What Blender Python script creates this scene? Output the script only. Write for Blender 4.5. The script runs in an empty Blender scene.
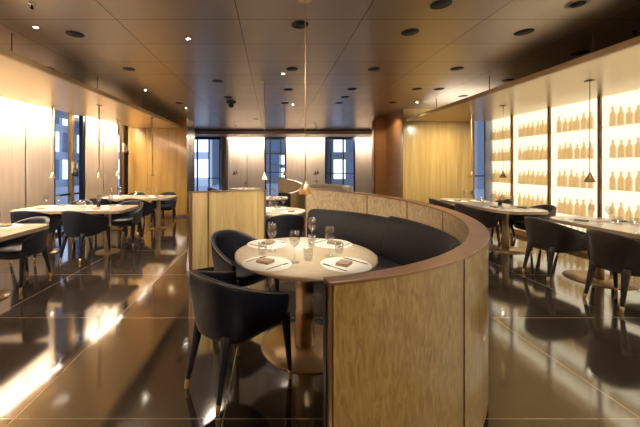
import bpy, bmesh, math, random
from mathutils import Vector, Matrix
random.seed(7)
sc = bpy.context.scene
COL = sc.collection
PI = math.pi
# ---------------------------------------------------------------- camera
EYE, F = 1.445, 311.0
cam_d = bpy.data.cameras.new('camera'); cam = bpy.data.objects.new('camera', cam_d); COL.objects.link(cam)
cam.location = (0, 0, EYE); cam.rotation_euler = (PI/2, 0, 0)
cam_d.sensor_width = 36; cam_d.lens = F/640*36
cam_d.shift_x = 0.075; cam_d.shift_y = -0.0727
cam_d.clip_start = .05; cam_d.clip_end = 300
sc.camera = cam
sc.view_settings.view_transform = 'Standard'; sc.view_settings.look = 'None'
sc.view_settings.exposure = 1.0; sc.view_settings.gamma = 1.0; sc.view_settings.use_curve_mapping = False
sc.cycles.max_bounces = 9; sc.cycles.diffuse_bounces = 4; sc.cycles.glossy_bounces = 5
sc.cycles.transmission_bounces = 8; sc.cycles.sample_clamp_indirect = 6
sc.cycles.use_denoising = True; sc.cycles.caustics_reflective = False; sc.cycles.caustics_refractive = False
CEIL = 2.885; SOF = 2.58
# ---------------------------------------------------------------- materials
def srgb(r, g, b):
    f = lambda c: (c/255/12.92) if c/255 <= .04045 else ((c/255+.055)/1.055)**2.4
    return (f(r), f(g), f(b), 1)
def mat(name, col, rough=.5, metal=0, emit=None, es=0, coat=0, coat_rough=.05, trans=0, ior=1.45, spec=.5, sheen=0):
    m = bpy.data.materials.new(name); m.use_nodes = True
    b = m.node_tree.nodes['Principled BSDF']
    b.inputs['Base Color'].default_value = col; b.inputs['Roughness'].default_value = rough
    b.inputs['Metallic'].default_value = metal; b.inputs['IOR'].default_value = ior
    b.inputs['Specular IOR Level'].default_value = spec
    b.inputs['Coat Weight'].default_value = coat; b.inputs['Coat Roughness'].default_value = coat_rough
    b.inputs['Transmission Weight'].default_value = trans; b.inputs['Sheen Weight'].default_value = sheen
    if emit: b.inputs['Emission Color'].default_value = emit; b.inputs['Emission Strength'].default_value = es
    return m
def nodes(m): return m.node_tree.nodes, m.node_tree.links, m.node_tree.nodes['Principled BSDF']
def vary(m, c1, c2, scale=(6, 6, 6), detail=4, dist=0, lo=.3, hi=.7, bump=0, noise=1.0):
    """mix two colours through a stretched noise in object space"""
    N, L, b = nodes(m)
    tc = N.new('ShaderNodeTexCoord'); mp = N.new('ShaderNodeMapping'); mp.inputs['Scale'].default_value = scale
    nz = N.new('ShaderNodeTexNoise'); nz.inputs['Scale'].default_value = noise; nz.inputs['Detail'].default_value = detail
    nz.inputs['Distortion'].default_value = dist
    cr = N.new('ShaderNodeValToRGB'); cr.color_ramp.elements[0].position = lo; cr.color_ramp.elements[1].position = hi
    cr.color_ramp.elements[0].color = c1; cr.color_ramp.elements[1].color = c2
    L.new(tc.outputs['Object'], mp.inputs['Vector']); L.new(mp.outputs[0], nz.inputs['Vector'])
    L.new(nz.outputs['Fac'], cr.inputs['Fac']); L.new(cr.outputs['Color'], b.inputs['Base Color'])
    if bump:
        bp = N.new('ShaderNodeBump'); bp.inputs['Strength'].default_value = bump; bp.inputs['Distance'].default_value = .01
        L.new(nz.outputs['Fac'], bp.inputs['Height']); L.new(bp.outputs['Normal'], b.inputs['Normal'])
    return m
def tiles(m, base, base2, line, ox, oy, sx, sy, w, nscale=.6, wob=0):
    """rectangular slabs with thin joints, measured in metres in object space"""
    N, L, b = nodes(m)
    tc = N.new('ShaderNodeTexCoord'); sp = N.new('ShaderNodeSeparateXYZ'); L.new(tc.outputs['Object'], sp.inputs[0])
    def axis(out, o, s):
        a = N.new('ShaderNodeMath'); a.operation = 'SUBTRACT'; a.inputs[1].default_value = o; L.new(out, a.inputs[0])
        d = N.new('ShaderNodeMath'); d.operation = 'DIVIDE'; d.inputs[1].default_value = s; L.new(a.outputs[0], d.inputs[0])
        r = N.new('ShaderNodeMath'); r.operation = 'ROUND'; L.new(d.outputs[0], r.inputs[0])
        q = N.new('ShaderNodeMath'); q.operation = 'SUBTRACT'; L.new(d.outputs[0], q.inputs[0]); L.new(r.outputs[0], q.inputs[1])
        ab = N.new('ShaderNodeMath'); ab.operation = 'ABSOLUTE'; L.new(q.outputs[0], ab.inputs[0])
        lt = N.new('ShaderNodeMath'); lt.operation = 'LESS_THAN'; lt.inputs[1].default_value = w/s; L.new(ab.outputs[0], lt.inputs[0])
        fl = N.new('ShaderNodeMath'); fl.operation = 'FLOOR'; L.new(d.outputs[0], fl.inputs[0])
        return lt.outputs[0], fl.outputs[0]
    lx, fx = axis(sp.outputs['X'], ox, sx); ly, fy = axis(sp.outputs['Y'], oy, sy)
    mx = N.new('ShaderNodeMath'); mx.operation = 'MAXIMUM'; L.new(lx, mx.inputs[0]); L.new(ly, mx.inputs[1])
    cb = N.new('ShaderNodeCombineXYZ'); L.new(fx, cb.inputs[0]); L.new(fy, cb.inputs[1])
    wn = N.new('ShaderNodeTexWhiteNoise'); wn.noise_dimensions = '3D'; L.new(cb.outputs[0], wn.inputs['Vector'])
    nz = N.new('ShaderNodeTexNoise'); nz.inputs['Scale'].default_value = nscale; nz.inputs['Detail'].default_value = 6
    L.new(tc.outputs['Object'], nz.inputs['Vector'])
    av = N.new('ShaderNodeMath'); av.operation = 'MULTIPLY_ADD'; av.inputs[1].default_value = .5
    L.new(wn.outputs['Value'], av.inputs[0]); 
    hm = N.new('ShaderNodeMath'); hm.operation = 'MULTIPLY'; hm.inputs[1].default_value = .5; L.new(nz.outputs['Fac'], hm.inputs[0]); L.new(hm.outputs[0], av.inputs[2])
    c1 = N.new('ShaderNodeMix'); c1.data_type = 'RGBA'; c1.inputs['A'].default_value = base; c1.inputs['B'].default_value = base2
    L.new(av.outputs[0], c1.inputs['Factor'])
    c2 = N.new('ShaderNodeMix'); c2.data_type = 'RGBA'; c2.inputs['B'].default_value = line
    L.new(mx.outputs[0], c2.inputs['Factor']); L.new(c1.outputs['Result'], c2.inputs['A'])
    L.new(c2.outputs['Result'], b.inputs['Base Color'])
    bp = N.new('ShaderNodeBump'); bp.inputs['Strength'].default_value = .02+wob; bp.inputs['Distance'].default_value = .02
    n2 = N.new('ShaderNodeTexNoise'); n2.inputs['Scale'].default_value = 1.7; L.new(tc.outputs['Object'], n2.inputs['Vector'])
    L.new(n2.outputs['Fac'], bp.inputs['Height']); L.new(bp.outputs['Normal'], b.inputs['Normal'])
    return m
def perforate(m, c, hole, scale=27):
    N, L, b = nodes(m)
    tc = N.new('ShaderNodeTexCoord'); vo = N.new('ShaderNodeTexVoronoi'); vo.inputs['Scale'].default_value = scale
    vo.inputs['Randomness'].default_value = .25
    cr = N.new('ShaderNodeValToRGB'); cr.color_ramp.elements[0].position = .22; cr.color_ramp.elements[1].position = .34
    cr.color_ramp.elements[0].color = hole; cr.color_ramp.elements[1].color = c
    L.new(tc.outputs['Object'], vo.inputs['Vector']); L.new(vo.outputs['Distance'], cr.inputs['Fac']); L.new(cr.outputs['Color'], b.inputs['Base Color'])
    return m
M = {}
M['floor'] = tiles(mat('polished stone', (0, 0, 0, 1), .08, spec=.5, ior=3.0), (.036, .025, .017, 1), (.054, .038, .026, 1), (.42, .32, .22, 1), -1.48, 1.785, 1.2, 1.195, .0035)
M['ceiling'] = tiles(mat('bronze ceiling panel', (0, 0, 0, 1), .33, metal=.75), (.43, .375, .32, 1), (.52, .455, .39, 1), (.06, .04, .03, 1), -.322, 3.04, 1.2, .6, .004, wob=.02)
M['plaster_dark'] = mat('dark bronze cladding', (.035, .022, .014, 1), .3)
M['panel'] = vary(mat('pale fabric wall panel', (1, 1, 1, 1), .45, coat=.25, coat_rough=.25), (.60, .48, .37, 1), (.68, .56, .44, 1), (22, 22, 1.2), lo=.35, hi=.65)
M['joint'] = mat('brown panel joint', (.06, .032, .017, 1), .5)
M['goldwood'] = vary(mat('gold lacquered timber wall', (1, 1, 1, 1), .22, coat=.6, coat_rough=.06), (.55, .36, .11, 1), (.72, .51, .20, 1), (14, 14, .9), detail=6, dist=.4, lo=.3, hi=.72)
M['amberwood'] = vary(mat('amber lacquered timber wall', (1, 1, 1, 1), .18, coat=.7, coat_rough=.05), (.33, .18, .045, 1), (.46, .27, .075, 1), (12, 12, .8), detail=6, dist=.4)
M['brownpanel'] = vary(mat('brown copper panel', (1, 1, 1, 1), .35), (.42, .22, .095, 1), (.50, .27, .12, 1), (1, 1, 9))
M['boothwood'] = vary(mat('golden figured veneer', (1, 1, 1, 1), .3, coat=.55, coat_rough=.05), (.28, .165, .045, 1), (.45, .30, .10, 1), (40, 40, 9), detail=5, dist=1.6, lo=.34, hi=.68)
M['boothinner'] = vary(mat('scratched golden veneer', (1, 1, 1, 1), .4, coat=.3, coat_rough=.1), (.34, .25, .14, 1), (.62, .50, .31, 1), (46, 46, 16), detail=3, dist=1.2, lo=.3, hi=.7)
M['bronze'] = vary(mat('brushed bronze', (1, 1, 1, 1), .32, metal=.7), (.27, .15, .085, 1), (.33, .19, .11, 1), (8, 8, 8))
M['lip'] = mat('gold soffit edge', (.80, .58, .29, 1), .35)
M['soffit'] = perforate(mat('perforated gold soffit', (1, 1, 1, 1), .30, metal=.35), (.98, .76, .43, 1), (.45, .30, .13, 1))
M['brass'] = vary(mat('brushed brass', (1, 1, 1, 1), .34, metal=.7), (.60, .45, .27, 1), (.68, .52, .32, 1), (9, 9, 60))
M['brassdark'] = mat('aged brass', (.42, .26, .11, 1), .3, metal=.9)
M['tabletop'] = vary(mat('champagne table top', (1, 1, 1, 1), .26, coat=.3, coat_rough=.12), (.56, .45, .31, 1), (.67, .56, .40, 1), (5, 5, 5), detail=5)
M['leather'] = vary(mat('navy black leather', (1, 1, 1, 1), .45, spec=.32), (.006, .006, .009, 1), (.012, .012, .016, 1), (20, 20, 20), bump=.06)
M['chair'] = vary(mat('midnight blue leather', (1, 1, 1, 1), .48, spec=.45), (.005, .006, .013, 1), (.010, .011, .021, 1), (18, 18, 18), bump=.05)
M['chair_warmlit'] = vary(mat('warm-lit dark leather', (1, 1, 1, 1), .42, spec=.5), (.024, .017, .013, 1), (.038, .027, .021, 1), (18, 18, 18), bump=.05)  # warm light on the right-row chairs, put into the leather colour as brown
M['piping'] = mat('grey piping', (.16, .14, .13, 1), .35)
M['linen'] = vary(mat('white placemat', (1, 1, 1, 1), .6), (.74, .70, .63, 1), (.82, .78, .71, 1), (60, 60, 60))
M['napkin'] = vary(mat('taupe napkin', (1, 1, 1, 1), .8), (.30, .215, .14, 1), (.40, .29, .20, 1), (50, 50, 50))
M['steel'] = mat('polished steel', (.75, .72, .68, 1), .12, metal=1)
def thin(name, tint, ior, rough=.0):
    m = bpy.data.materials.new(name); m.use_nodes = True; N = m.node_tree.nodes; L = m.node_tree.links; N.clear()
    o = N.new('ShaderNodeOutputMaterial'); t = N.new('ShaderNodeBsdfTransparent'); t.inputs[0].default_value = tint
    g = N.new('ShaderNodeBsdfGlossy'); g.inputs['Roughness'].default_value = rough
    w_ = N.new('ShaderNodeLayerWeight'); w_.inputs['Blend'].default_value = .5
    pw = N.new('ShaderNodeMath'); pw.operation = 'POWER'; pw.inputs[1].default_value = 4.0; L.new(w_.outputs['Facing'], pw.inputs[0])
    f = N.new('ShaderNodeMath'); f.operation = 'MULTIPLY_ADD'; f.inputs[1].default_value = .55; f.inputs[2].default_value = ior; L.new(pw.outputs[0], f.inputs[0])
    x = N.new('ShaderNodeMixShader'); L.new(f.outputs[0], x.inputs[0]); L.new(t.outputs[0], x.inputs[1]); L.new(g.outputs[0], x.inputs[2]); L.new(x.outputs[0], o.inputs[0])
    return m
M['glass'] = thin('clear glass', (.96, .96, .95, 1), .12, .04)
M['pane'] = thin('window glass', (.92, .95, 1, 1), .05)
M['frosted'] = mat('frosted cabinet glass', (1, .96, .88, 1), .27, trans=1, ior=1.3)
M['mullion'] = mat('dark anodised frame', (.04, .045, .055, 1), .3, metal=.6)
M['black'] = mat('matt black', (.006, .005, .005, 1), .6)
M['white'] = mat('white enamel', (.75, .70, .62, 1), .35)
M['lamp'] = mat('glowing lamp face', (1, 1, 1, 1), .5, emit=(1, .86, .66, 1), es=40)
M['lampwhite'] = mat('glowing strip face', (1, 1, 1, 1), .5, emit=(1, .85, .64, 1), es=9)
M['bottle'] = vary(mat('frosted amber bottle', (1, 1, 1, 1), .7, trans=.8, ior=1.12), (.74, .53, .28, 1), (.80, .60, .34, 1), (3, 3, 6))
M['shelfback'] = mat('backlit cabinet panel', (.9, .85, .7, 1), .6, emit=(1, .90, .68, 1), es=.8)
M['shelf'] = mat('acrylic shelf', (.97, .90, .74, 1), .3, trans=.93, ior=1.08)
M['facade'] = mat('pale facade', (.50, .55, .62, 1), .7)
M['facadedark'] = mat('dark facade', (.12, .13, .14, 1), .6)
M['snow'] = mat('pavement', (.30, .34, .42, 1), .8)
M['citylit'] = mat('lit office window', (1, 1, 1, 1), .5, emit=(.66, .78, 1, 1), es=.75)
M['cityblue'] = mat('dim office window', (.02, .03, .06, 1), .3, emit=(.12, .19, .36, 1), es=.35)
M['foliage'] = vary(mat('dry twigs', (1, 1, 1, 1), .8), (.25, .14, .05, 1), (.5, .34, .14, 1), (20, 20, 20))
# ---------------------------------------------------------------- geometry helpers
class MB:
    def __init__(s): s.bm = bmesh.new()
    def box(s, x0, x1, y0, y1, z0, z1, rot=0, c=None):
        r = bmesh.ops.create_cube(s.bm, size=1)
        for v in r['verts']:
            v.co = Vector((x0+(v.co.x+.5)*(x1-x0), y0+(v.co.y+.5)*(y1-y0), z0+(v.co.z+.5)*(z1-z0)))
        if rot: bmesh.ops.rotate(s.bm, verts=r['verts'], cent=c or ((x0+x1)/2, (y0+y1)/2, 0), matrix=Matrix.Rotation(rot, 3, 'Z'))
        return s
    def prism(s, poly, z0, z1, smooth=False):
        b = [s.bm.verts.new((x, y, z0)) for x, y in poly]; t = [s.bm.verts.new((x, y, z1)) for x, y in poly]
        n = len(poly)
        s.bm.faces.new(b[::-1]); s.bm.faces.new(t)
        for i in range(n):
            f = s.bm.faces.new((b[i], b[(i+1) % n], t[(i+1) % n], t[i])); f.smooth = smooth
        return s
    def lathe(s, prof, cx=0, cy=0, n=32, smooth=True, z0=0):
        rings = []
        for r, z in prof:
            if r < 1e-5: rings.append([s.bm.verts.new((cx, cy, z+z0))])
            else: rings.append([s.bm.verts.new((cx+r*math.cos(2*PI*k/n), cy+r*math.sin(2*PI*k/n), z+z0)) for k in range(n)])
        for a, b in zip(rings, rings[1:]):
            for k in range(n):
                q = (a[k % len(a)], a[(k+1) % len(a)], b[(k+1) % len(b)], b[k % len(b)])
                q = list(dict.fromkeys(q))
                if len(q) > 2:
                    f = s.bm.faces.new(q); f.smooth = smooth
        return s
    def tube(s, pts, r, n=8, cap=True):
        pts = [Vector(p) for p in pts]; rs = r if isinstance(r, (list, tuple)) else [r]*len(pts)
        rings = []; up = None
        for i, p in enumerate(pts):
            d = (pts[min(i+1, len(pts)-1)]-pts[max(i-1, 0)]).normalized()
            a = up if up is not None else (Vector((0, 0, 1)) if abs(d.z) < .9 else Vector((1, 0, 0)))
            u = (a-d*a.dot(d)).normalized(); up = u; w = d.cross(u)
            rings.append([s.bm.verts.new(p+(u*math.cos(2*PI*k/n)+w*math.sin(2*PI*k/n))*rs[i]) for k in range(n)])
        for a, b in zip(rings, rings[1:]):
            for k in range(n):
                f = s.bm.faces.new((a[k], a[(k+1) % n], b[(k+1) % n], b[k])); f.smooth = True
        if cap: s.bm.faces.new(rings[0][::-1]); s.bm.faces.new(rings[-1])
        return s
    def grid(s, rows, closed_u=False, closed_v=False, smooth=True):
        vs = [[s.bm.verts.new(p) for p in r] for r in rows]
        nu, nv = len(vs), len(vs[0])
        for i in range(nu if closed_u else nu-1):
            for j in range(nv if closed_v else nv-1):
                f = s.bm.faces.new((vs[i][j], vs[(i+1) % nu][j], vs[(i+1) % nu][(j+1) % nv], vs[i][(j+1) % nv])); f.smooth = smooth
        return vs
    def build(s, name, m, parent=None, bevel=0, subsurf=0, seg=2):
        bmesh.ops.recalc_face_normals(s.bm, faces=s.bm.faces[:])
        me = bpy.data.meshes.new(name); s.bm.to_mesh(me); s.bm.free()
        me.materials.append(m)
        o = bpy.data.objects.new(name, me); COL.objects.link(o)
        if parent: o.parent = parent
        if bevel:
            b = o.modifiers.new('bevel', 'BEVEL'); b.width = bevel; b.segments = seg; b.limit_method = 'ANGLE'; b.angle_limit = .6
        if subsurf:
            u = o.modifiers.new('sub', 'SUBSURF'); u.levels = subsurf; u.render_levels = subsurf
        return o
def tag(o, label, cat, group=None, kind=None):
    if label: o['label'] = label
    if cat: o['category'] = cat
    if group: o['group'] = group
    if kind: o['kind'] = kind
    return o
def thing(name, label, cat, loc=(0, 0, 0), rz=0, group=None):
    o = bpy.data.objects.new(name, None); COL.objects.link(o); o.location = loc; o.rotation_euler = (0, 0, rz)
    o.empty_display_size = .1
    return tag(o, label, cat, group)
def struct(name, mb, m, label=None, cat=None, bevel=0):
    o = mb.build(name, m, None, bevel); o['kind'] = 'structure'
    tag(o, label, cat); return o
def sgroup(name, label, cat, loc=(0, 0, 0), rz=0):
    o = thing(name, label, cat, loc, rz); o['kind'] = 'structure'; return o
def dup(root, loc, rz, label, group=None):
    r = root.copy(); COL.objects.link(r); r.location = loc; r.rotation_euler = (0, 0, rz); r['label'] = label
    if group: r['group'] = group
    for ch in root.children:
        c = ch.copy(); COL.objects.link(c); c.parent = r
        for g in ch.children:
            d = g.copy(); COL.objects.link(d); d.parent = c
    return r
# ---------------------------------------------------------------- room shell
struct('floor', MB().box(-6.2, 6.4, -3.2, 13.6, -.1, 0), M['floor'], 'dark polished stone floor of large slabs', 'floor')
struct('ceiling', MB().box(-6.2, 6.4, -3.2, 12, CEIL, CEIL+.1), M['ceiling'], 'bronze panelled ceiling over the dining room', 'ceiling')
m_ = MB().box(-6.2, 6.4, 12.02, 13.6, 2.72, CEIL+.1); struct('trim_1', m_, M['panel'], 'pale dropped bulkhead in front of the back wall', 'bulkhead')
struct('trim_2', MB().box(-6.2, 6.4, 11.96, 12.02, CEIL-.035, CEIL), M['black'], 'black strip for the shade where ceiling meets the back bulkhead', 'shadow gap')  # solid black strip, shade of the gap put in as colour
struct('wall_back', MB().box(-6.2, 6.4, -3.3, -3.2, 0, CEIL), M['brownpanel'], 'brown wall behind the viewer', 'wall')
# left wall: runs slightly inwards with depth;  x = -5.3 + .123*y
LX = lambda y: -5.3+.123*y
def lseg(y0, y1, z0, z1, dx=0, th=.1, mb=None):
    mb = mb or MB(); mb.prism([(LX(y0)+dx, y0), (LX(y1)+dx, y1), (LX(y1)+dx-th, y1), (LX(y0)+dx-th, y0)], z0, z1); return mb
wl = sgroup('wall_left', 'pale beige panelled left wall washed by hidden light', 'wall')
seams = [-3.2, -2.3, -1.6, -.95, -.3, .38, 1.06, 1.74, 2.42, 3.1, 3.78, 4.46, 5.14, 5.80, 6.46]
for a, b in zip(seams, seams[1:]): lseg(a+.02, b-.02, .08, SOF+.12).build('wall_panel', M['panel'], wl, .004)
for a, b in ((7.34, 7.97), (7.97, 8.56)): lseg(a+.02, b-.02, .08, SOF+.12).build('wall_panel', M['panel'], wl, .004)
lseg(-3.2, 6.46, 0, CEIL, dx=-.03, th=.12).build('backing', M['joint'], wl)
lseg(7.34, 8.56, 0, CEIL, dx=-.03, th=.12).build('backing', M['joint'], wl)
lseg(6.46, 7.34, SOF+.1, CEIL, dx=-.03).build('lintel', M['joint'], wl); lseg(8.56, 9.05, SOF+.1, CEIL, dx=-.03).build('lintel', M['joint'], wl)
lseg(-3.2, 6.46, 0, .08, dx=.008, th=.02).build('skirting', M['bronze'], wl); lseg(7.34, 8.56, 0, .08, dx=.008, th=.02).build('skirting', M['bronze'], wl)
def lwindow(name, y0, y1, my, label):
    w = sgroup(name, label, 'window')
    lseg(y0, y1, 0, SOF+.1, dx=-.07, th=.008).build('pane', M['pane'], w)
    fr = MB(); lseg(y0, y0+.035, 0, SOF+.1, dx=-.02, mb=fr); lseg(y1-.05, y1, 0, SOF+.1, dx=-.02, mb=fr)
    lseg(y0, y1, 0, .06, dx=-.02, mb=fr); lseg(y0, y1, .82, .86, dx=-.03, th=.05, mb=fr); fr.build('window_frame', M['mullion'], w)
    lseg(my-.035, my+.035, 0, SOF+.1, dx=.0, th=.09).build('mullion', M['brassdark'], w)
lwindow('window_1', 6.46, 7.34, 6.95, 'tall left window with brass mullion between beige panels')
lwindow('window_2', 8.56, 9.05, 8.82, 'narrow tall left window just before the amber timber wall')
# amber timber wall facing the viewer, with its dark return
w = sgroup('wall_front_left', 'glossy amber timber wall section at the far end of the left dining row', 'wall')
xs = [-4.19, -3.62, -3.05, -2.48]
for a, b in zip(xs, xs[1:]): MB().box(a+.002, b-.002, 9.05, 9.2, .06, CEIL).build('timber_panel', M['amberwood'], w)
MB().box(-4.19, -2.48, 9.06, 9.2, 0, .06).build('skirting', M['bronze'], w)
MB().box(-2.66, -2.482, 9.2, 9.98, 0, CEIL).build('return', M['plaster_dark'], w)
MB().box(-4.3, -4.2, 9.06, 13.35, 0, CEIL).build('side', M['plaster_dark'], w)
# right side: brown panel, gold timber wall
w = sgroup('wall_brown', 'flat brown copper wall panel right of the back opening', 'wall')
MB().box(2.96, 3.80, 8.9, 9.05, .06, CEIL).build('wall_panel', M['brownpanel'], w)
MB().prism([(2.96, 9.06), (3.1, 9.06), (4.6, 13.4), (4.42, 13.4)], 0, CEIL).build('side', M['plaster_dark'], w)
MB().box(2.90, 2.958, 8.88, 9.05, 0, CEIL-.1).build('edge_strip', M['bronze'], w)
w = sgroup('wall_front_right', 'gold timber wall with upright grain beside the backlit bottle wall', 'wall')
for a, b in ((3.26, 4.34), (4.34, 5.0)): MB().box(a+.0015, b-.0015, 7.73, 7.88, .06, CEIL).build('timber_panel', M['goldwood'], w)
MB().box(3.26, 5.0, 7.74, 7.88, 0, .06).build('skirting', M['bronze'], w)
MB().box(3.262, 3.4, 7.88, 8.9, 0, CEIL).build('side', M['brownpanel'], w)
MB().box(5.0, 5.03, 7.72, 7.9, 0, SOF).build('edge_strip', M['bronze'], w)
w = sgroup('window_3', 'thin blue window slot between gold timber wall and bottle wall', 'window')
MB().box(5.03, 5.45, 8.0, 8.01, .0, SOF+.1).build('pane', M['pane'], w)
MB().box(5.03, 5.5, 7.99, 8.03, 1.2, 1.23).build('window_frame', M['mullion'], w)
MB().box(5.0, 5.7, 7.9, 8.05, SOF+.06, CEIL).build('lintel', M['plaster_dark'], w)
# back wall
BY = 13.3
w = sgroup('wall_back_far', 'far beige panelled wall lit from above', 'wall')
for a, b in ((-1.84, -1.07), (-1.07, -.30), (.60, 1.43), (1.43, 2.27), (3.55, 4.4)):
    MB().box(a+.012, b-.012, BY, BY+.1, .05, 2.74).build('wall_panel', M['panel'], w)
for a, b in ((-1.84, -.3), (.6, 2.27), (3.55, 4.4)): MB().box(a, b, BY+.04, BY+.14, 0, 2.74).build('backing', M['joint'], w)
def bwindow(name, x0, x1, ms, rails, label):
    w = sgroup(name, label, 'window')
    MB().box(x0, x1, BY+.06, BY+.07, 0, 2.72).build('pane', M['pane'], w)
    fr = MB().box(x0, x0+.05, BY, BY+.1, 0, 2.72).box(x1-.05, x1, BY, BY+.1, 0, 2.72).box(x0, x1, BY, BY+.1, 2.62, 2.72).box(x0, x1, BY, BY+.1, 0, .1)
    for z in rails: fr.box(x0, x1, BY+.01, BY+.09, z, z+.035)
    fr.build('window_frame', M['mullion'], w)
    for x in ms: MB().box(x-.025, x+.025, BY-.01, BY+.09, .1, 2.62).build('mullion', M['mullion'], w)
bwindow('window_4', -4.2, -2.2, (-3.2, -2.7), (.95,), 'large bluish window at the back left')
bwindow('window_5', -.30, .60, (-.08, .38), (1.2, 2.0), 'narrow back window between two beige panels')
bwindow('window_6', 2.27, 3.55, (2.5, 3.05), (1.15,), 'back window right of the pendant pair')
M['satin'] = mat('satin steel', (.42, .40, .38, 1), .35, metal=.8)
col = thing('steel_column', 'grey steel column with glinting edge beside back left window', 'column', (-2.0, BY-.1, 0))
MB().box(-.15, .15, -.08, .1, 0, 2.72).build('shaft', M['satin'], col, .01); MB().box(.05, .08, -.10, -.08, 0, 2.72).build('edge_strip', M['steel'], col)
# hung soffits
def soffit(name, poly, edge, wall_in, label):
    s = sgroup(name, label, 'canopy')
    MB().prism(poly, SOF, SOF+.03).build('perforated_panel', M['soffit'], s)
    (x0, y0), (x1, y1) = edge
    t = .025
    MB().prism([(x0-t, y0), (x1-t, y1), (x1+t, y1), (x0+t, y0)], SOF-.012, SOF+.055).build('edge_trim', M['lip'], s)
    n = 5
    for k in range(n):
        y = .15+k*1.6
        x = x0+(x1-x0)*(y-y0)/(y1-y0)+(-.1 if x0 < 0 else .1)
        MB().tube([(x, y, SOF+.03), (x, y, CEIL)], .007).build('hanger_rod', M['bronze'], s)
    return s
soffit('trim_3', [(LX(-3.2)+.24, -3.2), (-2.80, -3.2), (-2.62, 9.04), (LX(9.04)+.24, 9.04)], ((-2.80, -3.2), (-2.62, 9.04)), 0, 'perforated gold canopy hung over the left dining row')
soffit('trim_4', [(3.36, -3.2), (5.30, -3.2), (5.30, 7.72), (3.36, 7.72)], ((3.36, -3.2), (3.36, 7.72)), 0, 'perforated gold canopy hung over the right dining row')
# ---------------------------------------------------------------- backlit bottle wall (right)
RX = 5.27
cab = sgroup('wall_right', 'backlit cream display wall of bottle shelves', 'wall')
MB().box(5.43, 5.51, -3.2, 7.66, 0, CEIL).build('light_panel', M['shelfback'], cab)
MB().box(5.25, 5.62, -3.2, 7.66, 0, .10).build('plinth', M['brownpanel'], cab)
MB().box(5.25, 5.7, -3.2, 7.66, SOF+.01, CEIL).build('header', M['lip'], cab)
MB().box(5.26, 5.43, 7.64, 7.68, 0, SOF).build('end_panel', M['shelf'], cab)
shz = [.10, .60, 1.09, 1.59, 2.09]
for a, b in ((7.64, 6.85), (6.81, 5.93), (5.89, 5.02), (4.98, 4.10), (4.06, 3.19), (3.15, 2.27)):
    MB().box(5.256, 5.262, b, a, .1, SOF).build('frosted_pane', M['frosted'], cab)
for z in shz[1:]: MB().box(5.29, 5.425, -3.2, 7.62, z-.008, z).build('shelf', M['shelf'], cab)
mul = [7.68, 6.83, 5.91, 5.0, 4.08, 3.17, 2.25, 1.34, .42, -.5, -1.4, -2.3]
for y in mul: MB().box(RX-.02, RX+.02, y-.02, y+.02, .1, SOF).build('mullion', M['bronze'], cab)
bp = [(0, 0), (.036, 0), (.038, .01), (.038, .145), (.033, .175), (.018, .205), (.015, .22), (.015, .255), (.018, .257), (.018, .27), (0, .27)]
bot_me = None
rown = ['floor-level', 'second lowest', 'middle', 'second highest', 'top']
bayn = ['furthest bay', 'second furthest bay', 'second nearest bay', 'nearest bay']
for bi in range(4):
    y1, y0 = mul[bi]-.06, mul[bi+1]+.06
    if bi == 3: y0 = 4.12
    n = int((y1-y0)/.113)
    for ri, z in enumerate(shz):
        for k in range(n):
            y = y1-.05-k*.1125+random.uniform(-.006, .006)
            if bot_me is None: o = MB().lathe(bp, n=14).build('bottle', M['bottle']); bot_me = o.data
            else: o = bpy.data.objects.new('bottle', bot_me); COL.objects.link(o)
            o.location = (5.362+random.uniform(-.008, .008), y, z); o.scale = (1, 1, random.choice((1.0, 1.06, 1.06, 1.12, .94)))
            tag(o, 'frosted amber bottle on the %s lit shelf, %s' % (rown[ri], bayn[bi]), 'bottle', 'bottles on the %s shelf, %s' % (rown[ri], bayn[bi]))
# ---------------------------------------------------------------- circular booth
def arc(cx, cy, r, a): a = math.radians(a); return (cx+r*math.cos(a), cy+r*math.sin(a))
def ringpart(cx, cy, r0, r1, a0, a1, zlo, zhi, n=None):
    """solid ring section; zlo/zhi are numbers or functions of the angle in degrees"""
    mb = MB(); n = n or max(3, int(abs(a1-a0)/2.2))
    f = lambda z, a: z(a) if callable(z) else z
    rows = []
    for i in range(n+1):
        a = a0+(a1-a0)*i/n; p = arc(cx, cy, f(r0, a), a); q = arc(cx, cy, r1, a); zl, zh = f(zlo, a), f(zhi, a)
        rows.append([(p[0], p[1], zl), (q[0], q[1], zl), (q[0], q[1], zh), (p[0], p[1], zh)])
    vs = mb.grid(rows, closed_v=True, smooth=False)
    mb.bm.faces.new(vs[0][::-1]); mb.bm.faces.new(vs[-1])
    bmesh.ops.recalc_face_normals(mb.bm, faces=mb.bm.faces[:])
    return mb
def ringpart2(r0, r1, a0, a1, zl, zh):
    mb = ringpart(0, 0, r0, 1, a0, a1, zl, zh) if False else MB(); n = max(3, int(abs(a1-a0)/2.2)); rows = []
    for i in range(n+1):
        a = a0+(a1-a0)*i/n; p = arc(0, 0, r0(a), a); q = arc(0, 0, r1(a), a); rows.append([(*p, zl), (*q, zl), (*q, zh(a)), (*p, zh(a))])
    vs = mb.grid(rows, closed_v=True, smooth=False); mb.bm.faces.new(vs[0][::-1]); mb.bm.faces.new(vs[-1])
    return mb
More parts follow.
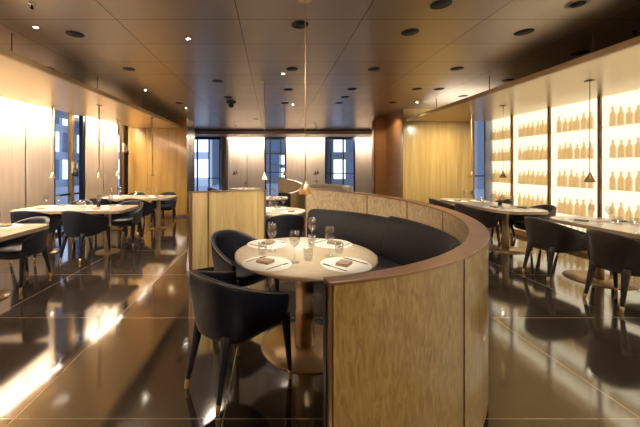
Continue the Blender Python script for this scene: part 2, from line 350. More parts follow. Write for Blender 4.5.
def cushion(cx, cy, prof, a0, a1, n=None, flat0=False, flat1=False):
    """closed profile (r, z) swept round the arc, with rounded ends"""
    mb = MB(); n = n or max(6, int(abs(a1-a0)/2.5)); rows = []
    rc = sum(p[0] for p in prof)/len(prof); zc = sum(p[1] for p in prof)/len(prof)
    s0_ = [(a0, .0), (a0, .96), (a0+.12, .99)] if flat0 else [(a0, .0), (a0, .5), (a0+.5, .72), (a0+1.4, .9)]
    s1_ = [(a1-.12, .99), (a1, .96), (a1, 0)] if flat1 else [(a1-1.8, .9), (a1-.6, .72), (a1, .5), (a1, 0)]
    steps = s0_+[(a0+(a1-a0)*i/n, 1) for i in range(1, n)]+s1_
    for a, s_ in steps:
        rows.append([(*arc(cx, cy, rc+(r-rc)*(.35+.65*s_ if s_ else .02), a), zc+(z-zc)*(.6+.4*s_ if s_ else .02)) for r, z in prof])
    mb.grid(rows, closed_v=True)
    bmesh.ops.recalc_face_normals(mb.bm, faces=mb.bm.faces[:])
    return mb
def booth(cx, cy, label, Ro=1.78, A=(-78.1, -53.7, -29.5, -3.7, 16.5, 37, 68), hz=None, c0=-74, s0=-58):
    Ri = Ro-.095; k_ = Ro-1.78; A = list(A)
    RI = lambda a: Ro-(.095-.048*min(1, max(0, (-38-a)/38))) if Ro > 1.5 else Ri
    t = thing('booth', label, 'booth', (cx, cy, 0))
    hz = hz or (lambda a: 1.01+.006*(2.90+arc(0, 0, Ro, a)[1])**2)
    for a, b in zip(A, A[1:]):
        g = .42
        ringpart(0, 0, lambda q: RI(q)+.0215, Ro, a+g, b-g, .06, lambda q: hz(q)-.014).build('veneer_panel', M['boothwood'], t)
        ringpart2(RI, lambda q: RI(q)+.021, a+g, b-g, .06, lambda q: hz(q)-.014).build('inner_panel', M['boothinner'], t)
    for i, a in enumerate(A):
        g = .42 if 0 < i < len(A)-1 else .22
        ringpart(0, 0, lambda q: RI(q)+.002, Ro-.004 if 0 < i < len(A)-1 else Ro+.003, a-g, a+g, .06, lambda q: hz(q)-.014, n=2).build('seam_strip', M['bronze'], t)
    ringpart(0, 0, lambda q: RI(q)+.01, Ro-.02, A[0], A[-1], 0, .06).build('plinth', M['black'], t)
    ringpart(0, 0, lambda q: RI(q)-.008, Ro+.006, A[0]-.24, A[-1]+.24, lambda q: hz(q)-.0135, hz).build('cap_rail', M['bronze'], t, .003)
    # leather back in three lengths, seat in two
    end = A[-1]-2
    ringpart(0, 0, lambda q: RI(q)+.004, Ro-.012, A[0]-.40, A[0]-.24, .06, lambda q: hz(q)-.016, n=2).build('end_pad', M['leather'], t)
    m1, m2 = c0+(end-c0)*.36, c0+(end-c0)*.70
    for a0, a1 in ((c0, m1-.03), (m1+.03, m2-.03), (m2+.03, end)):
        zt = (.885 if a0 < 20 else .86)+(0 if Ro > 1.5 else -.10)
        prof = [(1.675, .30), (1.675, zt-.03), (1.665, zt), (1.635, zt+.005), (1.60, zt-.02), (1.57, zt-.12), (1.535, .62), (1.52, .47), (1.52, .30)]
        cushion(0, 0, [(r+k_, z) for r, z in prof], a0, a1, None, a0 > c0, a1 < end).build('back_cushion', M['leather'], t, subsurf=1)
    for a0, a1 in ((s0, (s0+end)/2-.15), ((s0+end)/2+.15, end-3)):
        prof = [(1.05, .32), (1.04, .38), (1.06, .45), (1.12, .475), (1.30, .47), (1.50, .46), (1.515, .40), (1.515, .32)]
        cushion(0, 0, [(r+k_, z) for r, z in prof], a0, a1).build('seat_cushion', M['leather'], t, subsurf=1)
    ringpart(0, 0, 1.10+k_, 1.66+k_, s0, end-3, .06, .32).build('bench_base', M['leather'], t)
    ringpart(0, 0, 1.14+k_, 1.66+k_, s0+1, end-4, 0, .06).build('bench_plinth', M['black'], t)
    return t
booth(-.15, 2.90, 'nearest circular booth of golden veneer with curved black leather bench')
def screen_wall(cx, cy, A, h, label):
    t = thing('curved_partition', label, 'partition', (cx, cy, 0))
    for a, b in zip(A, A[1:]):
        ringpart(0, 0, 1.69, 1.715, a+.4, b-.4, .06, h).build('inner_panel', M['goldscreen'], t)
        ringpart(0, 0, 1.716, 1.78, a+.4, b-.4, .06, h).build('veneer_panel', M['boothwood'], t)
    for a in A: ringpart(0, 0, 1.695, 1.775, a-.4, a+.4, .06, h, n=2).build('seam_strip', M['bronze'], t)
    ringpart(0, 0, 1.71, 1.76, A[0], A[-1], 0, .06).build('plinth', M['black'], t)
    ringpart(0, 0, 1.682, 1.788, A[0]-.5, A[-1]+.5, h, h+.012).build('cap_rail', M['bronze'], t)
    return t
M['goldscreen'] = vary(mat('golden lacquered veneer', (1, 1, 1, 1), .25, coat=.7, coat_rough=.04), (.50, .36, .15, 1), (.68, .52, .26, 1), (16, 16, 1.2), detail=5, dist=.8, lo=.3, hi=.7)
screen_wall(-.15, 2.76, [88.4, 115.5, 123.3], 1.10, 'curved golden partition behind the empty chair at the near round table')
booth(-.30, 7.6, 'further circular booth seen through the gap beyond the second round table', 1.1, (-50, -14, 24, 62), lambda a: .87+.15*(arc(0, 0, 1.1, a)[1]+.84), -18, -8)
# ---------------------------------------------------------------- chairs
def make_chair(label, material, group=None):
    t = thing('tub_chair', label, 'chair', (0, 0, 0), 0, group)
    # plan outline from front of one arm round the back to the other arm (front = +y)
    def outline(s, w, yb, yf):          # s in 0..1
        a = PI*(s-.5)                    # -90..90 deg
        n = 2.6; ca, sa = math.cos(a), math.sin(a)
        x = w*math.copysign(abs(sa)**(2/n), sa); y = yf-(yf-yb)*abs(ca)**(2/n)
        return x, y
    NS = 28; rows = []
    for i in range(NS+1):
        s = i/NS; e = abs(2*s-1)         # 0 at back, 1 at arm front
        top = .785-.185*(e**1.7)
        wt, wb = .30, .258
        xo, yo = outline(s, wt, -.30, .262); xb, yb_ = outline(s, wb, -.245, .245)
        xi, yi = outline(s, wt-.045, -.25, .255)
        xm, ym = outline(s, wt-.008, -.285, .256)
        bot = .375+.012*e
        L = lambda a, b, k: a+(b-a)*k
        rows.append([(xb, yb_, bot), (L(xb, xm, .45), L(yb_, ym, .45), L(bot, top, .2)), (xm, ym, L(bot, top, .55)),
                     (xo, yo, top-.035), (xo*.99, yo*.99, top-.004), (L(xo, xi, .5), L(yo, yi, .5), top+.003), (xi*1.01, yi*1.01, top-.006),
                     (xi, yi, top-.04), (xi*.93, yi*.93, L(bot, top, .4)), (xb*.86, yb_*.86, bot+.03), (xb*.86, yb_*.86, bot)])
    mb = MB(); vs = mb.grid(rows, closed_v=True)
    mb.bm.faces.new(vs[0][::-1]); mb.bm.faces.new(vs[-1])
    mb.build('backrest', material, t, subsurf=1)
    pts = [(r[4][0]*1.006, r[4][1]*1.006, r[4][2]+.001) for r in rows]
    MB().tube(pts, .0048, n=6).build('piping', M['piping'], t)
    # seat
    mb = MB(); R = []
    for k, (sc_, z) in enumerate(((.9, .36), (1, .375), (1, .43), (.985, .452), (.93, .465), (.5, .472), (.02, .474))):
        ring = []
        for i in range(32):
            a = 2*PI*i/32; n = 3.4; ca, sa = math.cos(a), math.sin(a)
            ring.append((.218*sc_*math.copysign(abs(ca)**(2/n), ca), .02+.232*sc_*math.copysign(abs(sa)**(2/n), sa), z))
        R.append(ring)
    vs = mb.grid(R, closed_v=True); mb.bm.faces.new(vs[0][::-1]); mb.bm.faces.new(vs[-1])
    mb.build('seat', material, t)
    for sx in (-1, 1):
        # front legs continue the arm, rear legs splay backwards
        for nm, p0, p1, r0, r1 in (('front', (sx*.262, .226, .45), (sx*.272, .268, 0), .034, .012), ('rear', (sx*.142, -.180, .42), (sx*.168, -.272, 0), .037, .013)):
            a, b = Vector(p0), Vector(p1); tp = a.lerp(b, .86)
            pts = [a.lerp(b, k/6*.86) for k in range(7)]
            rr = [r0+(r1+.003-r0)*(k/6)**.8 for k in range(7)]
            lg = MB().tube(pts, rr, n=12).build('leg', material, t)
            MB().tube([tp, tp.lerp(b, .8), b], [r1+.0045, r1+.001, r1-.001], n=12).build('leg_tip', M['brassdark'], lg)['label'] = 'brass leg tip'
    return t
def face(x, y, tx, ty): return math.atan2(ty-y, tx-x)-PI/2
chA = make_chair('nearest navy tub chair, back to viewer, left of the near round table', M['chair'])
CG = [0]
chB = None
def put(src, x, y, rz, label, group=None):
    if not CG[0] and src is chA:
        pass
    return dup(src, (x, y, 0), rz, label, group)
chA.location = (-.255, 2.12, 0); chA.rotation_euler.z = math.radians(-43)
put(chA, -.31, 3.06, face(-.31, 3.06, .24, 2.55), 'navy tub chair drawn up at the far left of the near round table')
put(chA, .205, 4.64, math.radians(4), 'dark tub chair at the second round table, seen in the gap between booth walls')
# left row
put(chA, -3.12, 3.86, PI-.12, 'dark tub chair facing viewer at the far side of the nearest left table')
put(chA, -4.05, 3.86, PI+.1, 'dark tub chair by the wall at the far side of the nearest left table')
put(chA, -3.02, 4.98, -.16, 'dark tub chair with its back to viewer, right of two at the middle left table')
put(chA, -3.82, 4.98, .14, 'dark tub chair with its back to viewer, left of two at the middle left table')
put(chA, -2.76, 5.92, PI-.1, 'dark tub chair facing viewer at the aisle end of the middle left table')
put(chA, -3.75, 5.94, PI+.05, 'dark tub chair facing viewer by the window side of the middle left table')
put(chA, -2.98, 6.88, -.12, 'dark tub chair with its back to viewer at the furthest left table')
put(chA, -3.75, 6.90, .08, 'dark tub chair with back to viewer, wall side of the furthest left table')
put(chA, -2.72, 7.98, PI, 'dark tub chair facing viewer at the aisle end of the furthest left table')
put(chA, -3.55, 7.98, PI, 'dark tub chair facing viewer, wall side of the furthest left table')
# right row
chB = make_chair('warm-lit tub chair nearest on the right, back to the aisle, right of two', M['chair_warmlit'])
chB.location = (3.71, 3.27, 0); chB.rotation_euler.z = -PI/2+.1
put(chB, 3.72, 4.12, -PI/2+.14, 'warm-lit tub chair second nearest on the right, left of two at the nearest table')
put(chB, 3.66, 5.64, -PI/2+.04, 'warm-lit tub chair at the second right table, close behind the booth rim')
put(chB, 3.64, 6.55, -PI/2+.04, 'furthest warm-lit tub chair on the aisle side of the second right table')
put(chB, 4.56, 5.42, PI/2, 'warm-lit tub chair against the bottle wall, near end of the second right table')
put(chB, 4.60, 6.40, PI/2, 'warm-lit tub chair against the bottle wall, far end of the second right table')
put(chB, 4.84, 3.92, PI/2, 'warm-lit tub chair at the right picture edge, wall side of the nearest right table')
# far left
put(chA, -1.80, 10.15, -PI/2, 'dark tub chair left of the far white table near the back window')
put(chA, -1.25, 9.40, -.4, 'dark tub chair in front of the far white table near the back window')
# ---------------------------------------------------------------- tables
def round_table(x, y, R, label, h=.75):
    t = thing('round_table', label, 'table', (x, y, 0))
    MB().lathe([(0, h-.026), (R-.03, h-.026), (R-.006, h-.012), (R-.006, h-.001), (R-.012, h), (0, h)], n=72).build('tabletop', M['tabletop'], t)
    MB().lathe([(R-.0055, h-.028), (R, h-.026), (R, h-.002), (R-.0055, h-.0005), (R-.0055, h-.028)], n=72).build('edge_band', M['edge'], t)
    MB().lathe([(0, .014), (.078, .014), (.073, .3), (.073, .55), (.078, h-.027), (0, h-.027)], n=32).build('column', M['brass'], t)
    MB().lathe([(0, 0), (.35, 0), (.355, .006), (.35, .012), (.09, .016), (0, .016)], n=56).build('base', M['brassbase'], t)
    return t
M['edge'] = mat('satin gold edge', (.55, .42, .26, 1), .4, metal=.5)
M['brassbase'] = mat('bronze base plate', (.50, .33, .17, 1), .32, metal=.7)
def rrect(x0, x1, y0, y1, r, n=8):
    P = []
    for cx, cy, a0 in ((x1-r, y0+r, -90), (x1-r, y1-r, 0), (x0+r, y1-r, 90), (x0+r, y0+r, 180)):
        for i in range(n+1): P.append(arc(cx, cy, r, a0+90*i/n))
    return P
def long_table(x, y, lx, ly, r, peds, label, h=.75, pr=.30):
    t = thing('dining_table', label, 'table', (x, y, 0))
    MB().prism(rrect(-lx/2+.006, lx/2-.006, -ly/2+.006, ly/2-.006, r), h-.024, h).build('tabletop', M['tabletop'], t)
    MB().prism(rrect(-lx/2, lx/2, -ly/2, ly/2, r), h-.045, h-.003).build('edge_band', M['edge'], t)
    for px, py in peds:
        MB().lathe([(0, .014), (.055, .014), (.05, .3), (.05, .55), (.055, h-.03), (0, h-.03)], px, py, n=28).build('column', M['brass'], t)
        MB().lathe([(0, 0), (pr, 0), (pr+.004, .006), (pr, .012), (0, .016)], px, py, n=48).build('base', M['brassbase'], t)
    return t
round_table(.265, 2.52, .562, 'near round champagne table with brass column beside the curved leather bench')
round_table(.07, 4.99, .47, 'second round table seen in the gap between partition and booth')
round_table(.0, 7.1, .40, 'third round table inside the further booth')
round_table(-.88, 10.15, .50, 'far small white-topped round table behind the golden partition')
round_table(1.70, 11.4, .72, 'furthest large round table by the back window on the right')
long_table(-3.62, 3.40, 1.88, .84, .12, ((.45, 0), (-.5, 0)), 'nearest left dining table, cut by the picture edge', pr=.24)
long_table(-3.30, 5.30, 1.80, .80, .12, ((.50, .0), (-.50, 0)), 'middle left dining table in front of the window', pr=.19)
long_table(-3.11, 7.28, 1.66, .80, .12, ((.45, .0), (-.45, 0)), 'furthest left dining table before the amber wall', pr=.19)
long_table(4.17, 3.50, .82, 1.80, .30, ((.03, .5), (.03, -.5)), 'nearest right dining table below the bottle wall', pr=.34)
long_table(4.02, 5.86, .82, 2.10, .28, ((.08, -.40), (.08, .6)), 'second right dining table below the bottle wall')
t = thing('curved_sofa', 'low cream curved sofa by the back wall, right of the pendant pair', 'sofa', (1.55, 9.3, 0))
M['cream'] = vary(mat('cream upholstery', (1, 1, 1, 1), .6), (.60, .50, .38, 1), (.70, .60, .47, 1), (20, 20, 20))
cushion(0, 0, [(.85, 0), (.85, .86), (.80, .90), (.74, .86), (.70, .45), (.70, 0)], -50, 175).build('backrest', M['cream'], t, subsurf=1)
cushion(0, 0, [(.70, 0), (.70, .42), (.60, .46), (.40, .45), (.36, .40), (.36, 0)], -45, 170).build('seat', M['cream'], t, subsurf=1)
# ---------------------------------------------------------------- tableware
def wine_glass_mesh():
    P = [(0, 0), (.034, 0), (.035, .002), (.010, .006), (.0045, .012), (.004, .095), (.008, .105), (.026, .122), (.036, .145), (.038, .165), (.034, .195), (.029, .218),
         (.0275, .218), (.0325, .194), (.0363, .165), (.0345, .146), (.024, .1235), (.006, .108), (0, .107)]
    return P
WG = [MB().lathe(wine_glass_mesh(), n=24).build('wine_glass', M['glass']), None]
TG = MB().lathe([(0, 0), (.029, 0), (.031, .004), (.036, .095), (.034, .095), (.029, .012), (0, .010)], n=24).build('tumbler', M['glass'])
PM = MB().lathe([(0, 0), (.176, 0), (.18, .0015), (.176, .003), (0, .003)], n=48).build('placemat', M['linen'])
nb = MB(); nb.box(-.055, .055, -.045, .045, 0, .010).box(-.053, .055, -.044, .043, .011, .021); NK = nb.build('folded_napkin', M['napkin'], None, .005)
# cutlery
kb = MB(); kb.prism([(-.007, -.11), (.007, -.11), (.006, 0), (.009, .01), (.009, .08), (.002, .11), (-.006, .10), (-.006, .0)], 0, .003); KN = kb.build('knife', M['steel'], None, .001)
fb = MB(); fb.prism([(-.006, -.10), (.006, -.10), (.003, .03), (.011, .05), (.011, .07), (-.011, .07), (-.011, .05), (-.003, .03)], 0, .003)
for k in (-.0095, -.0032, .0032, .0095): fb.box(k-.0015, k+.0015, .068, .105, 0, .003)
FK = fb.build('fork', M['steel'], None)
used = set()
def lay(src, x, y, z, rz, label, cat, group=None, s=1):
    if src.name in used: o = src.copy(); COL.objects.link(o)
    else: o = src; used.add(src.name)
    o.location = (x, y, z); o.rotation_euler = (0, 0, rz); o.scale = (s, s, s)
    for k in ('label', 'category', 'group'):
        if k in o: del o[k]
    return tag(o, label, cat, group)
def setting(x, y, cx, cy, where, cut=True, z=.7505, glass=True, tx=None):
    """place setting whose owner sits outwards from (cx, cy)"""
    d = Vector((cx-x, cy-y)).normalized(); rz = math.atan2(d.y, d.x)-PI/2; sd = Vector((d.y, -d.x))
    lay(PM, x, y, z, rz, 'round white placemat %s' % where, 'placemat')
    lay(NK, x-sd.x*.02, y-sd.y*.02, z+.0035, rz+.25, 'folded taupe napkin on the placemat %s' % where, 'napkin')
    if cut:
        lay(KN, x+sd.x*.11, y+sd.y*.11, z+.0035, rz, 'steel knife right of the napkin %s' % where, 'knife')
        lay(FK, x-sd.x*.125, y-sd.y*.125, z+.0035, rz, 'steel fork left of the napkin %s' % where, 'fork')
    if glass:
        g = Vector((x, y))+d*.235+sd*.09
        lay(WG[0], g.x, g.y, z-.0005, 0, 'stemmed wine glass %s' % where, 'wine glass')
T1 = (.265, 2.52)
setting(-.035, 2.24, *T1, 'front left on the near round table', glass=False)
setting(.525, 2.215, *T1, 'front right on the near round table', glass=False)
setting(-.045, 2.80, *T1, 'back left on the near round table', glass=False)
setting(.545, 2.82, *T1, 'back right on the near round table by the bench', glass=False)
for x, y, l in ((.165, 2.27, 'frontmost, between the two front placemats'), (.45, 2.42, 'right of centre, above the right napkin'), (.0, 2.56, 'left of centre, in front of the dark gap'), (.365, 2.84, 'rear centre, against the leather bench')):
    lay(WG[0], x, y, .7503, 0, 'stemmed wine glass on near round table, %s' % l, 'wine glass', s=1.06)
for x, y, l in ((-.075, 2.47, 'left, beside the back left placemat'), (.35, 2.74, 'rear centre by the tall wine glass'), (.54, 2.50, 'right, behind the right napkin'), (.27, 2.32, 'front centre')):
    lay(TG, x, y, .7503, 0, 'clear water tumbler on the near round table, %s' % l, 'tumbler')
def table_set(pts, cx, cy, name, glass=True):
    for x, y, l in pts: setting(x, y, cx(x) if callable(cx) else cx, cy(y) if callable(cy) else cy, '%s on the %s' % (l, name), cut=False, glass=glass)
table_set(((-.18, 4.92, 'left'), (.31, 4.80, 'right near chair'), (.07, 5.26, 'back')), .07, 4.99, 'second round table')
table_set(((-.20, 7.05, 'left'), (.20, 7.05, 'right'), (.0, 7.30, 'back')), .0, 7.1, 'third round table')
table_set(((-1.12, 10.05, 'left'), (-.72, 10.05, 'right')), -.92, 10.2, 'far white round table')
table_set(((1.4, 11.0, 'left'), (2.05, 11.05, 'right'), (1.7, 11.8, 'back')), 1.7, 11.4, 'furthest round table')
for ty, nm, xs_ in ((3.40, 'nearest left table', (-3.12,)), (5.30, 'middle left table', (-2.85, -3.75)), (7.28, 'furthest left table', (-2.8, -3.65))):
    for x in xs_:
        side = 'aisle side' if x > -3.2 else 'wall side'
        table_set(((x, ty-.22, 'near edge, '+side), (x, ty+.22, 'far edge, '+side)), lambda q: q, ty, nm)
for tx, nm, ys_ in ((4.17, 'nearest right table', (3.15, 3.95)), (4.02, 'second right table', (5.3, 6.35))):
    for y in ys_:
        side = 'near end' if y in (3.15, 5.3) else 'far end'
        table_set(((tx-.22, y, 'aisle side, '+side), (tx+.22, y, 'wall side, '+side)), tx, lambda q: q, nm)
for x, y, l in ((4.22, 3.62, 'middle of the nearest right table'), (4.12, 3.70, 'centre of the nearest right table, beside the napkin'), (3.98, 5.9, 'middle of the second right table'), (-3.2, 5.28, 'middle of the middle left table'), (-3.32, 5.35, 'centre of the middle left table, wall side'), (-3.2, 7.3, 'middle of the furthest left table')):
    lay(TG, x, y, .7503, 0, 'clear water tumbler at the %s' % l, 'tumbler', s=1.1)
# dark pepper mill style bottle on the middle left table
o = MB().lathe([(0, 0), (.03, 0), (.03, .05), (.018, .08), (.02, .11), (.012, .14), (0, .145)], n=20).build('pepper_mill', M['black']); o.location = (-3.02, 5.42, .7503); tag(o, 'small dark pepper mill among glasses on the middle left table', 'pepper mill')
# sprig arrangement on the second right table
t = thing('sprig_vase', 'small vase with dark twigs on the second right table', 'vase', (4.12, 5.62, .7503))
MB().lathe([(0, 0), (.03, 0), (.034, .03), (.02, .06), (.022, .07), (0, .07)], n=20).build('vase', M['black'], t)
tw = MB()
for k in range(16):
    a = random.uniform(0, 2*PI); r = random.uniform(.05, .14); h = random.uniform(.07, .15)
    tw.tube([(0, 0, .06), (r*.5*math.cos(a), r*.5*math.sin(a), .06+h*.7), (r*math.cos(a), r*math.sin(a), .06+h*.75)], [.003, .003, .002], n=4)
tw.build('twigs', M['foliage'], t)['kind'] = 'stuff'
# ---------------------------------------------------------------- pendants
M['cone'] = mat('dark bronze cone', (.26, .15, .065, 1), .42, metal=.45)
M['stem'] = mat('pale gold stem', (.90, .72, .48, 1), .4)
def pendant(x, y, ztop, label, src=[None], cz=1.22, r=.058, hh=.125, m='cone', tube=False):
    t = thing('pendant_lamp', label, 'pendant lamp', (x, y, ztop))
    d = cz-ztop
    MB().lathe([(r, 0), (r*.97, 0), (.004, hh-.012), (.004, hh), (.006, hh), (r, .004), (r, 0)], n=36, z0=d).build('lamp_shade', M[m], t)
    MB().lathe([(0, .02), (.018, .02), (.018, .028), (0, .028)], n=16, z0=d).build('lamp_bulb', M['lamp'], t)
    MB().tube([(0, 0, d+hh-.005), (0, 0, -.008)], .0045 if not tube else .016, n=10).build('cord', M['stem'] if tube else M['brass'], t)
    MB().lathe([(0, -.012), (.055, -.012), (.055, 0), (0, 0)], n=28).build('canopy', M['brass'], t)
    return t
pendant(.285, 2.66, CEIL, 'large brass cone pendant hanging low over the near round table', cz=1.215, r=.058, m='brassdark')
pendant(-.125, 5.17, CEIL, 'pale cone pendant over the second round table', cz=1.235, m='white', r=.05)
pendant(.29, 7.1, CEIL, 'slim brass cone pendant over the third round table, further booth', cz=1.25, r=.05)
pendant(-1.22, 10.1, CEIL, 'tiny brass cone pendant over the far white table, left of two', cz=1.19, r=.06)
pendant(-1.24, 10.9, CEIL, 'tiny brass cone pendant added as reflection, far white table, right of two', cz=1.20, r=.06)  # added cone that stands in for the reflection of the one before
pendant(1.42, 10.2, CEIL, 'tiny brass cone pendant near cream sofa, left of two', cz=1.19, r=.06)
pendant(1.60, 10.9, CEIL, 'tiny brass cone pendant added as reflection near cream sofa, right of two', cz=1.20, r=.06)  # again an added cone in place of a reflection
for x, y, l in ((-4.07, 5.76, 'wall side over the middle left table'), (-3.18, 5.72, 'aisle side over the middle left table'), (-3.72, 7.5, 'wall side over the furthest left table'), (-2.75, 7.15, 'aisle side over the furthest left table')):
    pendant(x, y, SOF, 'brass cone pendant on a pale stem, '+l, cz=1.24, r=.052, tube=True, m='brass')
for x, y, l in ((4.19, 4.1, 'nearest of three'), (4.28, 5.76, 'middle of three'), (4.27, 6.66, 'furthest of three')):
    pendant(x, y, SOF, 'dark brass cone pendant by bottle wall, '+l, cz=1.245, r=.058)
# ---------------------------------------------------------------- ceiling fittings
def cpt(px, py): y = (CEIL-EYE)*F/(167-py); return ((px-272)/F*y, y)
def cdisc(x, y, label, r=.088, z=CEIL):
    t = thing('recessed_downlight', label, 'downlight', (x, y, z))
    MB().lathe([(0, -.004), (r-.008, -.004), (r-.008, -.002), (0, -.002)], n=36).build('baffle', M['black'], t)
    MB().lathe([(r-.008, -.001), (r-.008, -.006), (r, -.004), (r, -.001), (r-.008, -.001)], n=36).build('trim_ring', M['black'], t)
    return t
discs = [((75, 34), 'nearest on the left'), ((129, 69), 'left, beyond the nearest left one'), ((217.5, 81), 'left of centre'), ((228, 97), 'left of centre, just before the ceiling camera'),
         ((179, 103), 'far left, near the canopy end'), ((300, 24.5), 'nearest centre one beside the big pendant cord'), ((292, 69), 'centre, second along the pendant cord'), ((288, 89.5), 'centre, third along the pendant cord'),
         ((285, 103), 'centre, furthest along the pendant cord'), ((441, 4), 'nearest one of all, right of centre at the top edge'), ((410, 32), 'right of centre, second from the top edge'), ((374, 69), 'centre right, near the ceiling middle'),
         ((352, 89), 'centre right, two beyond the middle'), ((345, 97), 'centre right, second furthest'), ((339, 103), 'centre right, furthest'), ((457, 68.5), 'right, above the canopy edge run'),
         ((417, 89), 'right, left one of a far pair'), ((439, 89), 'right, right one of a far pair'), ((393, 102.5), 'right, furthest small one'), ((524, 32), 'right, largest near the canopy'), ((463, 96), 'right, in the glow beside the canopy edge'), ((256, 119), 'far centre left')]
for (px, py), l in discs: cdisc(*cpt(px, py), 'black recessed ceiling downlight, '+l)
for px, py, l in ((47, 68, 'partly above the left canopy edge'), (580, 53, 'above the right canopy edge'), (508, 80, 'above the far right canopy edge')):
    cdisc(*cpt(px, py), 'black recessed ceiling downlight, '+l)
def spot_fit(px, py, l, power=60, blend=.6, size=80, r=.019):
    x, y = cpt(px, py)
    t = thing('ceiling_spotlight', 'small glowing recessed spotlight, '+l, 'spotlight', (x, y, CEIL))
    MB().lathe([(0, -.004), (r, -.004), (r, -.002), (0, -.002)], n=20).build('lamp_face', M['lamp'], t)
    MB().lathe([(r, -.001), (r, -.006), (r+.012, -.004), (r+.012, -.001), (r, -.001)], n=24).build('trim_ring', M['mullion'], t)
    light('SPOT', (x, y, CEIL-.02), (x, y, 0), power*.7, (1, .80, .56), size=.1, spot=size, blend=blend)
def light(kind, loc, target, power, colr, size=.1, size_y=None, spot=60, blend=.5, name=None):
    d = bpy.data.lights.new('lamp', kind); d.energy = power; d.color = colr
    if kind == 'SPOT': d.spot_size = math.radians(spot); d.spot_blend = blend; d.shadow_soft_size = size
    elif kind == 'AREA':
        d.shape = 'RECTANGLE'; d.size = size; d.size_y = size_y or size
    else: d.shadow_soft_size = size
    o = bpy.data.objects.new('lamp', d); COL.objects.link(o); o.location = loc
    v = Vector(target)-Vector(loc); o.rotation_euler = v.to_track_quat('-Z', 'Y').to_euler()
    return o
spot_fit(188, 38.5, 'brightest, left of centre', 40); spot_fit(36, 27, 'near the left canopy', 40); spot_fit(145.5, 90, 'above the left aisle', 40)
spot_fit(283.5, 73.5, 'centre, beside the pendant cord', 50); spot_fit(293, 104.5, 'far centre', 50); spot_fit(417, 102, 'far right near the canopy', 12)
spot_fit(186, 108, 'far left by the dark end wall', 30)
t = thing('ring_downlight', 'pale-rimmed ceiling downlight at the top right edge', 'downlight', (*cpt(578, 3), CEIL))
MB().lathe([(0, -.02), (.05, -.02), (.05, -.003), (0, -.003)], n=24).build('lens', M['black'], t); MB().lathe([(.055, -.001), (.055, -.008), (.09, -.005), (.09, -.001), (.055, -.001)], n=36).build('trim_ring', M['white'], t)
t = thing('smoke_detector', 'small ceiling sprinkler head at the top left', 'sprinkler', (*cpt(32, 3.5), CEIL))
MB().lathe([(0, -.012), (.03, -.012), (.034, 0), (0, 0)], n=24).build('collar', M['steel'], t); MB().lathe([(0, -.05), (.014, -.048), (.006, -.012), (0, -.012)], n=16).build('nozzle', M['black'], t)
t = thing('security_camera', 'small ceiling camera left of the second pendant cord', 'camera', (*cpt(231, 101.5), CEIL))
MB().lathe([(0, -.05), (.10, -.045), (.11, 0), (0, 0)], n=28).build('housing', M['mullion'], t)
MB().lathe([(0, -.14), (.045, -.125), (.06, -.09), (.05, -.05), (0, -.05)], n=24).build('dome', M['black'], t)
o = MB().lathe([(0, -.04), (.012, -.038), (.012, -.008), (.022, -.006), (.022, 0), (0, 0)], n=16).build('ceiling_sensor', M['black']); o.location = (*cpt(634, 31), CEIL); tag(o, 'tiny dark ceiling sensor above the right canopy', 'sensor')
# ---------------------------------------------------------------- window sconces
def sconce(y, z, label, s=1):
    t = thing('window_sconce', label, 'wall lamp', (LX(y)+.0, y, z))
    MB().box(0, .05, -.05, .05, -.09, .16).build('bracket', M['brass'], t, .006)
    MB().tube([(.05, 0, .0), (.11, -.03, .02)], .012).build('arm', M['brassdark'], t)
    MB().tube([(.11, -.02, .10), (.16, -.13, -.03), (.20, -.20, -.13)], [.03, .045, .055], n=16).build('lamp_head', M['black'], t)
    return t
sconce(6.93, 1.40, 'brass and black wall lamp fixed to the mullion of the near left window')
sconce(8.80, 1.95, 'brass and black wall lamp fixed high on the far left window mullion')
# ---------------------------------------------------------------- outside
struct('ground', MB().box(-60, 60, -20, 80, -.6, -.15), M['snow'], 'pale pavement outside the windows', 'ground')
def building(x0, x1, y0, y1, h, label, side='y', nx=6, nz=6, lit=.6, fac='facade'):
    t = thing('office_building', label, 'building', ((x0+x1)/2, (y0+y1)/2, -.15))
    cx, cy = (x0+x1)/2, (y0+y1)/2
    MB().box(x0-cx, x1-cx, y0-cy, y1-cy, 0, h).build('facade', M[fac], t)
    for i in range(nx):
        for k in range(nz):
            z0 = .6+k*(h-.8)/nz; z1 = z0+(h-.8)/nz*.72; m = M['citylit'] if random.random() < lit else M['cityblue']
            if side == 'y':
                a = x0-cx+(x1-x0)*(i+.12)/nx; b = x0-cx+(x1-x0)*(i+.88)/nx; mb = MB().box(a, b, y0-cy-.05, y0-cy-.005, z0, z1)
            else:
                a = y0-cy+(y1-y0)*(i+.12)/nx; b = y0-cy+(y1-y0)*(i+.88)/nx; mb = MB().box(x1-cx+.005, x1-cx+.05, a, b, z0, z1)
            mb.build('window', m, t)
building(-16, -5.0, 26, 34, 12, 'bright office building seen through the back left window', nx=5, nz=5, lit=.95)
building(-3.5, 4.0, 30, 38, 12, 'dim office building seen through the narrow back window', nx=9, nz=9, lit=.12, fac='facadedark')
building(5.0, 14, 26, 36, 12, 'office building seen through the back right window', nx=7, nz=5, lit=.25, fac='facadedark')
building(-30, -17, 10, 40, 14, 'long office building across the street on the left', side='x', nx=16, nz=6, lit=.3)
building(15, 40, 20, 34, 12, 'dark blue building seen through the right window slot', nx=12, nz=6, lit=.15)
# ---------------------------------------------------------------- light
W = bpy.data.worlds.new('world'); sc.world = W; W.use_nodes = True
W.node_tree.nodes['Background'].inputs[0].default_value = (.20, .27, .40, 1); W.node_tree.nodes['Background'].inputs[1].default_value = .8
WARM = (1, .86, .68)
facade_fill = light('SUN', (0, 16, 20), (0, 30, 10), 1.6, (.78, .87, 1), size=.1)  # added light that brightens the facades outside, no sun at dusk
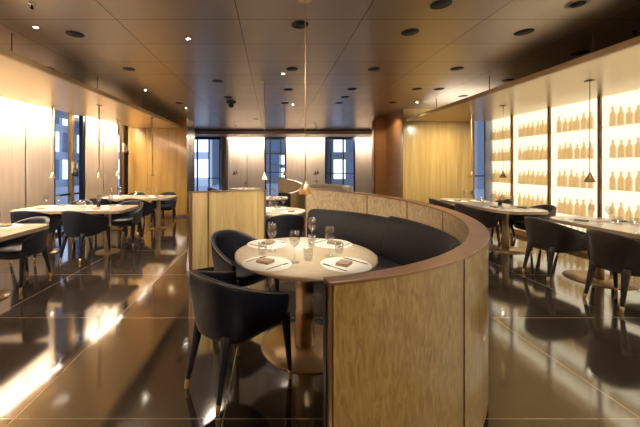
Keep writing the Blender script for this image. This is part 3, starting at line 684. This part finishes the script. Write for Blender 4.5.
# wall washers in the slot between canopy and wall (left), a run per panel length
def run_l(y0, y1, p):
    ym = (y0+y1)/2
    t = thing('light_strip', None, None); bpy.data.objects.remove(t)
    d = light('AREA', (LX(ym)+.16, ym, SOF+.08), (LX(ym)+.03, ym, 0), p, (1, .86, .70), size=.06, size_y=(y1-y0))
    d.rotation_euler = (0, math.radians(6), -math.atan(.123)); return d
run_l(-3, 1.5, 150); run_l(1.5, 6.45, 145); run_l(7.35, 8.55, 42)
# soft glow of the canopy downlights over the tables
for x, y, p in ((-3.6, 3.2, 26), (-3.6, 5.3, 26), (-3.4, 7.3, 26), (4.1, 3.5, 26), (4.1, 5.9, 26), (-3.6, .6, 30), (4.2, .8, 30)):
    light('SPOT', (x, y, SOF-.01), (x, y, 0), p*1.3, WARM, size=.12, spot=120, blend=.8)
# recessed downlights, wide and soft
for px, py, p in ((75, 34, 42), (441, 4, 30), (410, 32, 22), (300, 24.5, 16), (524, 32, 40), (217.5, 81, 34), (374, 69, 22), (457, 68.5, 36), (129, 69, 40), (288, 89.5, 18)):
    x, y = cpt(px, py); light('SPOT', (x, y, CEIL-.01), (x, y, 0), p, WARM, size=.2, spot=150, blend=.9)
light('SPOT', (.1, 5.3, CEIL-.02), (.5, 6.8, .6), 25, WARM, size=.22, spot=50, blend=.8)  # added spot without a fitting, brightens the near end of the further booth
light('SPOT', (-.7, 7.0, CEIL-.02), (.45, 8.2, .8), 40, WARM, size=.22, spot=60, blend=.8)  # added spot without a fitting, brightens the inner wall of the further booth
# table spot over each round table
light('SPOT', (.55, 2.1, CEIL-.02), (.27, 2.5, .75), 90, (1, .87, .70), size=.03, spot=30, blend=.7)
light('SPOT', (.05, 4.7, CEIL-.02), (.07, 5.0, .75), 75, (1, .86, .66), size=.03, spot=26, blend=.6)
light('SPOT', (.0, 6.8, CEIL-.02), (.0, 7.1, .75), 75, (1, .86, .66), size=.03, spot=26, blend=.6)
light('SPOT', (-.9, 9.8, CEIL-.02), (-.9, 10.15, .75), 90, (1, .86, .66), size=.03, spot=24, blend=.6)
light('SPOT', (1.7, 11.2, CEIL-.02), (1.7, 11.4, .75), 120, (1, .86, .66), size=.03, spot=40, blend=.6)
# spots aimed at the golden walls and the booth
light('SPOT', (-1.2, 2.3, CEIL-.02), (-.75, 4.4, .6), 240, WARM, size=.22, spot=70, blend=.8)
light('SPOT', (-.6, 2.2, CEIL-.02), (1.2, 4.2, .9), 150, WARM, size=.22, spot=70, blend=.8)
light('SPOT', (1.6, -1.3, CEIL-.02), (1.0, 1.3, .5), 190, WARM, size=.22, spot=80, blend=.8)  # added spot behind the camera, brightens the front of the near booth
light('SPOT', (-3.3, 7.9, SOF-.02), (-3.3, 9.05, 1.2), 20, (1, .72, .38), size=.05, spot=90, blend=.8)
light('SPOT', (4.1, 6.25, SOF-.02), (4.15, 7.73, .9), 120, (1, .86, .6), size=.05, spot=110, blend=.9)
light('SPOT', (3.0, 7.8, CEIL-.02), (3.3, 8.9, 1.4), 25, (1, .75, .45), size=.05, spot=80, blend=.8)
light('AREA', (4.2, 6.9, SOF+.05), (4.2, 6.9, CEIL), 7, WARM, size=1.2, size_y=1.2)
# back wall washers
for a, b in ((-1.84, -.3), (.6, 2.27), (3.55, 4.4)):
    d = light('AREA', ((a+b)/2, BY-.20, 2.715), ((a+b)/2, BY-.14, 0), 36*(b-a), (1, .87, .72), size=b-a, size_y=.05)
